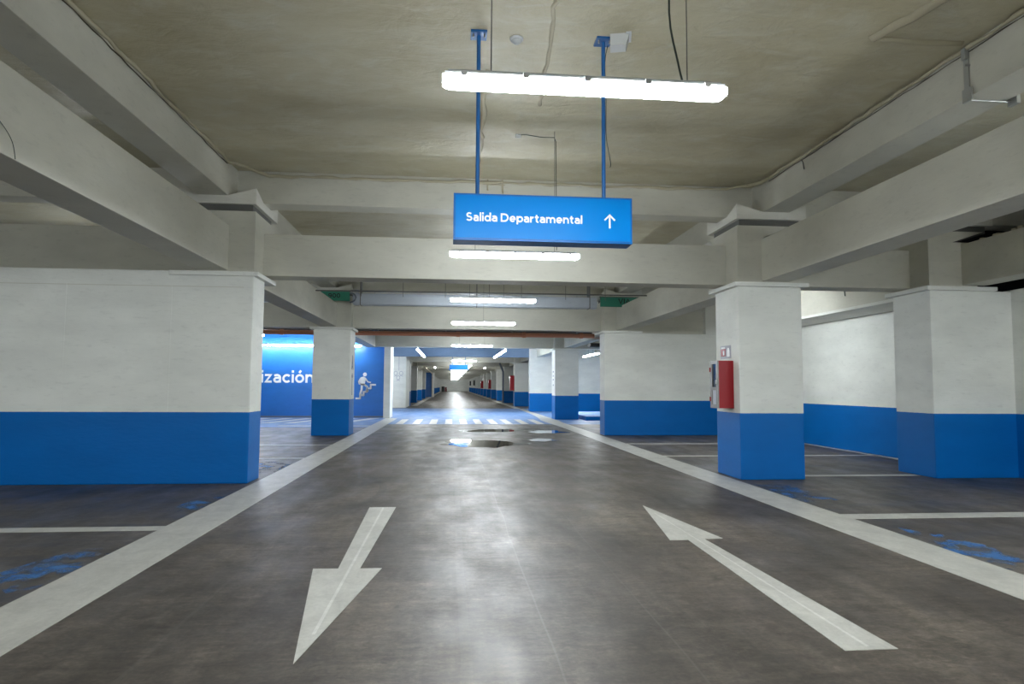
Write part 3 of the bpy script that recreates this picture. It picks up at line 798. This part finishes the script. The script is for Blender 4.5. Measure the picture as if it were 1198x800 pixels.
# green boards on the second pair of columns
def green(x0, x1, y, z0, z1, txt, tx, tw, label):
    e = empty('green_board', ((x0 + x1) / 2, y, z0)); tag(e, label, 'sign')
    hw = (x1 - x0) / 2
    obj('board', box(MBnew(), -hw, hw, 0, .05, 0, z1 - z0, .004), M['green'], e)
    bm = text_mesh(txt, tw); bmesh.ops.translate(bm, verts=bm.verts, vec=(tx, -.001, .08)); obj('lettering', bm, M['black'], e)
    obj('rail', box(MBnew(), -hw - .02, hw + .02, -.01, .07, z1 - z0, z1 - z0 + .02), M['wire'], e)
green(4.17, 5.35, 18.30, 3.66, 3.93, 'VIA', -.08, .36, 'green board with dark letters above the second wall on the right')
green(-3.62, -2.80, 18.30, 3.70, 3.95, '900', -.16, .32, 'green board with dark figures above the column before the blue wall')
cable('drain_hose', [(-2.79, 18.33, 3.92), (-2.69, 18.30, 3.90), (-2.63, 18.30, 3.80), (-2.68, 18.30, 3.70), (-2.79, 18.33, 3.66)], 0.02, M['greymark'], 'short curved grey hose beside the green board on the left')

# ------------------------------------------------------------------ fire cabinets
def cabinet(x, y0, y1, z0, z1, d, label, detail=True):
    """cabinet fixed to a face at x, door faces -x"""
    e = empty('fire_hose_cabinet', (x, (y0 + y1) / 2, z0)); tag(e, label, 'fire cabinet')
    hw = (y1 - y0) / 2; H = z1 - z0
    obj('box_body', box(MBnew(), -d, 0, -hw, hw, 0, H, .006), M['red'], e)
    if detail:
        bm = MBnew(); t = .022
        for (a, b, c, dd) in ((-hw, hw, 0, .06), (-hw, hw, H - .05, H), (-hw, -hw + .07, .05, H - .05), (hw - .07, hw, .05, H - .05), (-hw + .05, hw - .05, .28, .33)):
            box(bm, -d - t, -d, a, b, c, dd, .002)
        dr = obj('door', bm, M['door_metal'], e)
        obj('door_glass', box(MBnew(), -d - .008, -d - .002, -hw + .06, hw - .06, .32, H - .04), M['glass'], dr)
        obj('door_panel', box(MBnew(), -d - .008, -d - .002, -hw + .06, hw - .06, .05, .30), M['palemark'], dr)
        for zz in (.14, H - .14):
            obj('hinge', tube(MBnew(), [(-d - .03, hw - .02, zz - .035), (-d - .03, hw - .02, zz + .035)], .012, 8), M['red'], e)
        obj('latch', box(MBnew(), -d - .04, -d - .02, -hw + .02, -hw + .05, .38, .44, .004), M['steel'], e)
    return e
cabinet(4.40, 10.02, 10.32, 1.075, 1.82, 0.24, 'red fire hose cabinet with grey glazed door on the nearest right column')
cabinet(4.40, row(4) + .1, row(4) + .75, 1.1, 2.15, 0.30, 'red fire cabinet on the column just beyond the pale blue floor', False)
c = cabinet(4.40, row(7) + .1, row(7) + .75, 1.1, 2.1, 0.30, 'dark distant fire cabinet, second one beyond the pale blue floor', False)
c = cabinet(4.40, row(9) + .1, row(9) + .75, 1.1, 2.1, 0.35, 'tiny distant red fire cabinet, third one beyond the pale blue floor', False)

# small notice above the cabinet
e = empty('fire_notice', (4.397, 10.30, 1.86)); tag(e, 'small square notice with red panel above the nearest fire cabinet', 'notice')
obj('plate', box(MBnew(), -.004, 0, -.2, .2, 0, .21), M['palemark'], e)
obj('red_panel', box(MBnew(), -.007, -.004, .0, .18, .04, .16), M['red'], e)
bm = MBnew(); box(bm, -.007, -.004, .02, .15, .165, .19); box(bm, -.008, -.007, .04, .09, .06, .13)
obj('hose_symbol', bm, M['signwhite'], e)
bm = MBnew(); prism(bm, [(-.16, .03), (-.06, .03), (-.06, .12), (-.09, .17), (-.13, .17), (-.16, .12)], 'x', -.007, -.004)
obj('extinguisher_symbol', bm, M['signwhite'], e)

# ------------------------------------------------------------------ lettering and pictograms on walls
bm = text_mesh('ización', 2.24); bmesh.ops.translate(bm, verts=bm.verts, vec=(-8.22, 29.5985, 1.50))
o = obj('wall_lettering', bm, M['signwhite']); tag(o, 'large white letters reading ización on the blue wall', 'lettering')

e = empty('stairs_pictogram', (-3.76, 29.59, 0.80)); tag(e, 'white pictogram of a person climbing stairs on the blue wall', 'pictogram')
def strip(bm, pts, w):
    for a, b in zip(pts[:-1], pts[1:]):
        a = Vector((a[0], a[1])); b = Vector((b[0], b[1])); d = (b - a).normalized(); n = Vector((-d.y, d.x)) * w / 2
        a2 = a - d * w * .25; b2 = b + d * w * .25
        prism(bm, [tuple(a2 + n), tuple(b2 + n), tuple(b2 - n), tuple(a2 - n)], 'y', -.006, 0)
bm = MBnew()
st = [(-.40, .03), (-.22, .03), (-.22, .17), (-.07, .17), (-.07, .32), (.08, .32), (.08, .47), (.23, .47), (.23, .63), (.44, .63)]
strip(bm, st, .075)
obj('stairs', bm, M['signwhite'], e)
bm = MBnew()
prism(bm, [(-.03 + .085 * math.cos(t), 1.08 + .09 * math.sin(t)) for t in [k * math.pi / 8 for k in range(16)]], 'y', -.006, 0)
prism(bm, [(-.22, .95), (-.08, .99), (.02, .93), (-.03, .62), (-.20, .60), (-.27, .72)], 'y', -.006, 0)
strip(bm, [(.0, .90), (.10, .76), (.22, .73)], .06); strip(bm, [(-.22, .90), (-.29, .76), (-.26, .66)], .06)
strip(bm, [(-.06, .64), (.08, .54), (.06, .36)], .09); strip(bm, [(-.16, .64), (-.16, .42), (-.22, .22)], .09); strip(bm, [(.02, .36), (.13, .36)], .05); strip(bm, [(-.25, .20), (-.14, .20)], .05)
obj('climbing_figure', bm, M['signwhite'], e)

e = empty('wall_pictograms', (-3.35, 42.59, 1.9)); tag(e, 'faint grey pictograms on the plain white block', 'pictogram')
for (x, z) in ((-.18, .28), (.16, .28), (-.02, 0.0)):
    bm = MBnew(); strip(bm, [(x + .11 * math.cos(k * math.pi / 4), z + .13 * math.sin(k * math.pi / 4)) for k in range(9)], .035); strip(bm, [(x - .1, z - .2), (x, z - .14), (x + .1, z - .2)], .03)
    obj('figure', bm, M['palemark'], e)
obj('line', box(MBnew(), .0, .03, -.005, 0, .45, 2.2), M['palemark'], e)

# blue edged step in the side bay
s = empty('raised_curb', (6.6, 27.3, 0)); tag(s, 'low raised curb with dark blue front in the side bay past the second right wall', 'curb')
obj('curb_body', box(MBnew(), -1.0, 1.3, 0, 5.0, 0, .17, .01), M['bluestep'], s)

# dark drain pipe on the distant right column
e = empty('drain_pipe', (4.32, row(5) + .2, 0)); tag(e, 'dark downpipe bending to the ceiling on a distant right column', 'pipe')
obj('pipe', tube(MBnew(), [(0, 0, 0.0), (0, 0, 2.6), (-.2, 0, 3.1), (-.5, 0, 3.85), (-1.2, 0, 4.0)], .08, 8), M['greymark'], e)
# tan pipe, distant left
e = empty('overhead_pipe', (-2.5, 56, 3.0)); tag(e, 'pale diagonal overhead pipe before the distant left columns', 'pipe')
obj('pipe', tube(MBnew(), [(0.2, 0, 0), (0.2, 26, -.15)], .06, 8), M['foam'], e)
# things at the far end
e = empty('stacked_crates', (-1.85, 160, 0)); tag(e, 'dark reddish stacked crates at the far end, by the left', 'crate')
obj('crate', box(MBnew(), -.5, .2, 0, .6, 0, 1.25, .03), M['black'], e); obj('crate', box(MBnew(), .25, .8, 0, .6, 0, .7, .03), M['cardboard'], e); obj('crate', box(MBnew(), .25, .75, 0.05, .55, .7, 1.1, .03), M['cardboard'], e)
for n_, (x, y) in enumerate(((4.2, 128), (4.1, 150))):
    o = obj('wall_box', box(MBnew(), x, x + .3, y, y + .6, 1.5, 2.5, .02), M['black']); tag(o, ['dark box on a far right column, the nearer of two', 'dark box on a far right column, the farther of two'][n_], 'box')
o = obj('pipe_fitting', box(MBnew(), -2.62, -2.42, 21.95, 22.2, 3.20, 3.27, .02), M['black']); tag(o, 'small dark fitting above the orange pipe near the blue wall', 'fitting')
o = obj('pipe_bracket', box(MBnew(), 4.75, 5.15, 22.4, 22.9, 2.78, 2.90, .03), M['black']); tag(o, 'dark bracket under the right end of the orange pipe', 'bracket')
# rubble on top of the outer right beam
bm = MBnew(); rr = random.Random(3)
for i in range(46):
    x = 8.2 + rr.uniform(0, .2); y = 6.2 + i * .075; a = rr.uniform(.02, .055)
    box(bm, x - a, x + a, y - a, y + a, 3.70, 3.72 + a, a * .3)
o = obj('rubble', bm, M['foam']); tag(o, 'crumbled foam rubble along the top of the outer right beam', 'rubble', kind='stuff')

# ------------------------------------------------------------------ world & view
w = bpy.data.worlds.new('world'); S.world = w; w.use_nodes = True
w.node_tree.nodes['Background'].inputs[0].default_value = (0.5, 0.52, 0.55, 1)
w.node_tree.nodes['Background'].inputs[1].default_value = 0.1
vs = S.view_settings
S.display_settings.display_device = 'sRGB'
vs.view_transform = 'Standard'; vs.look = 'None'; vs.gamma = 1.0; vs.use_curve_mapping = False
vs.exposure = 1.57
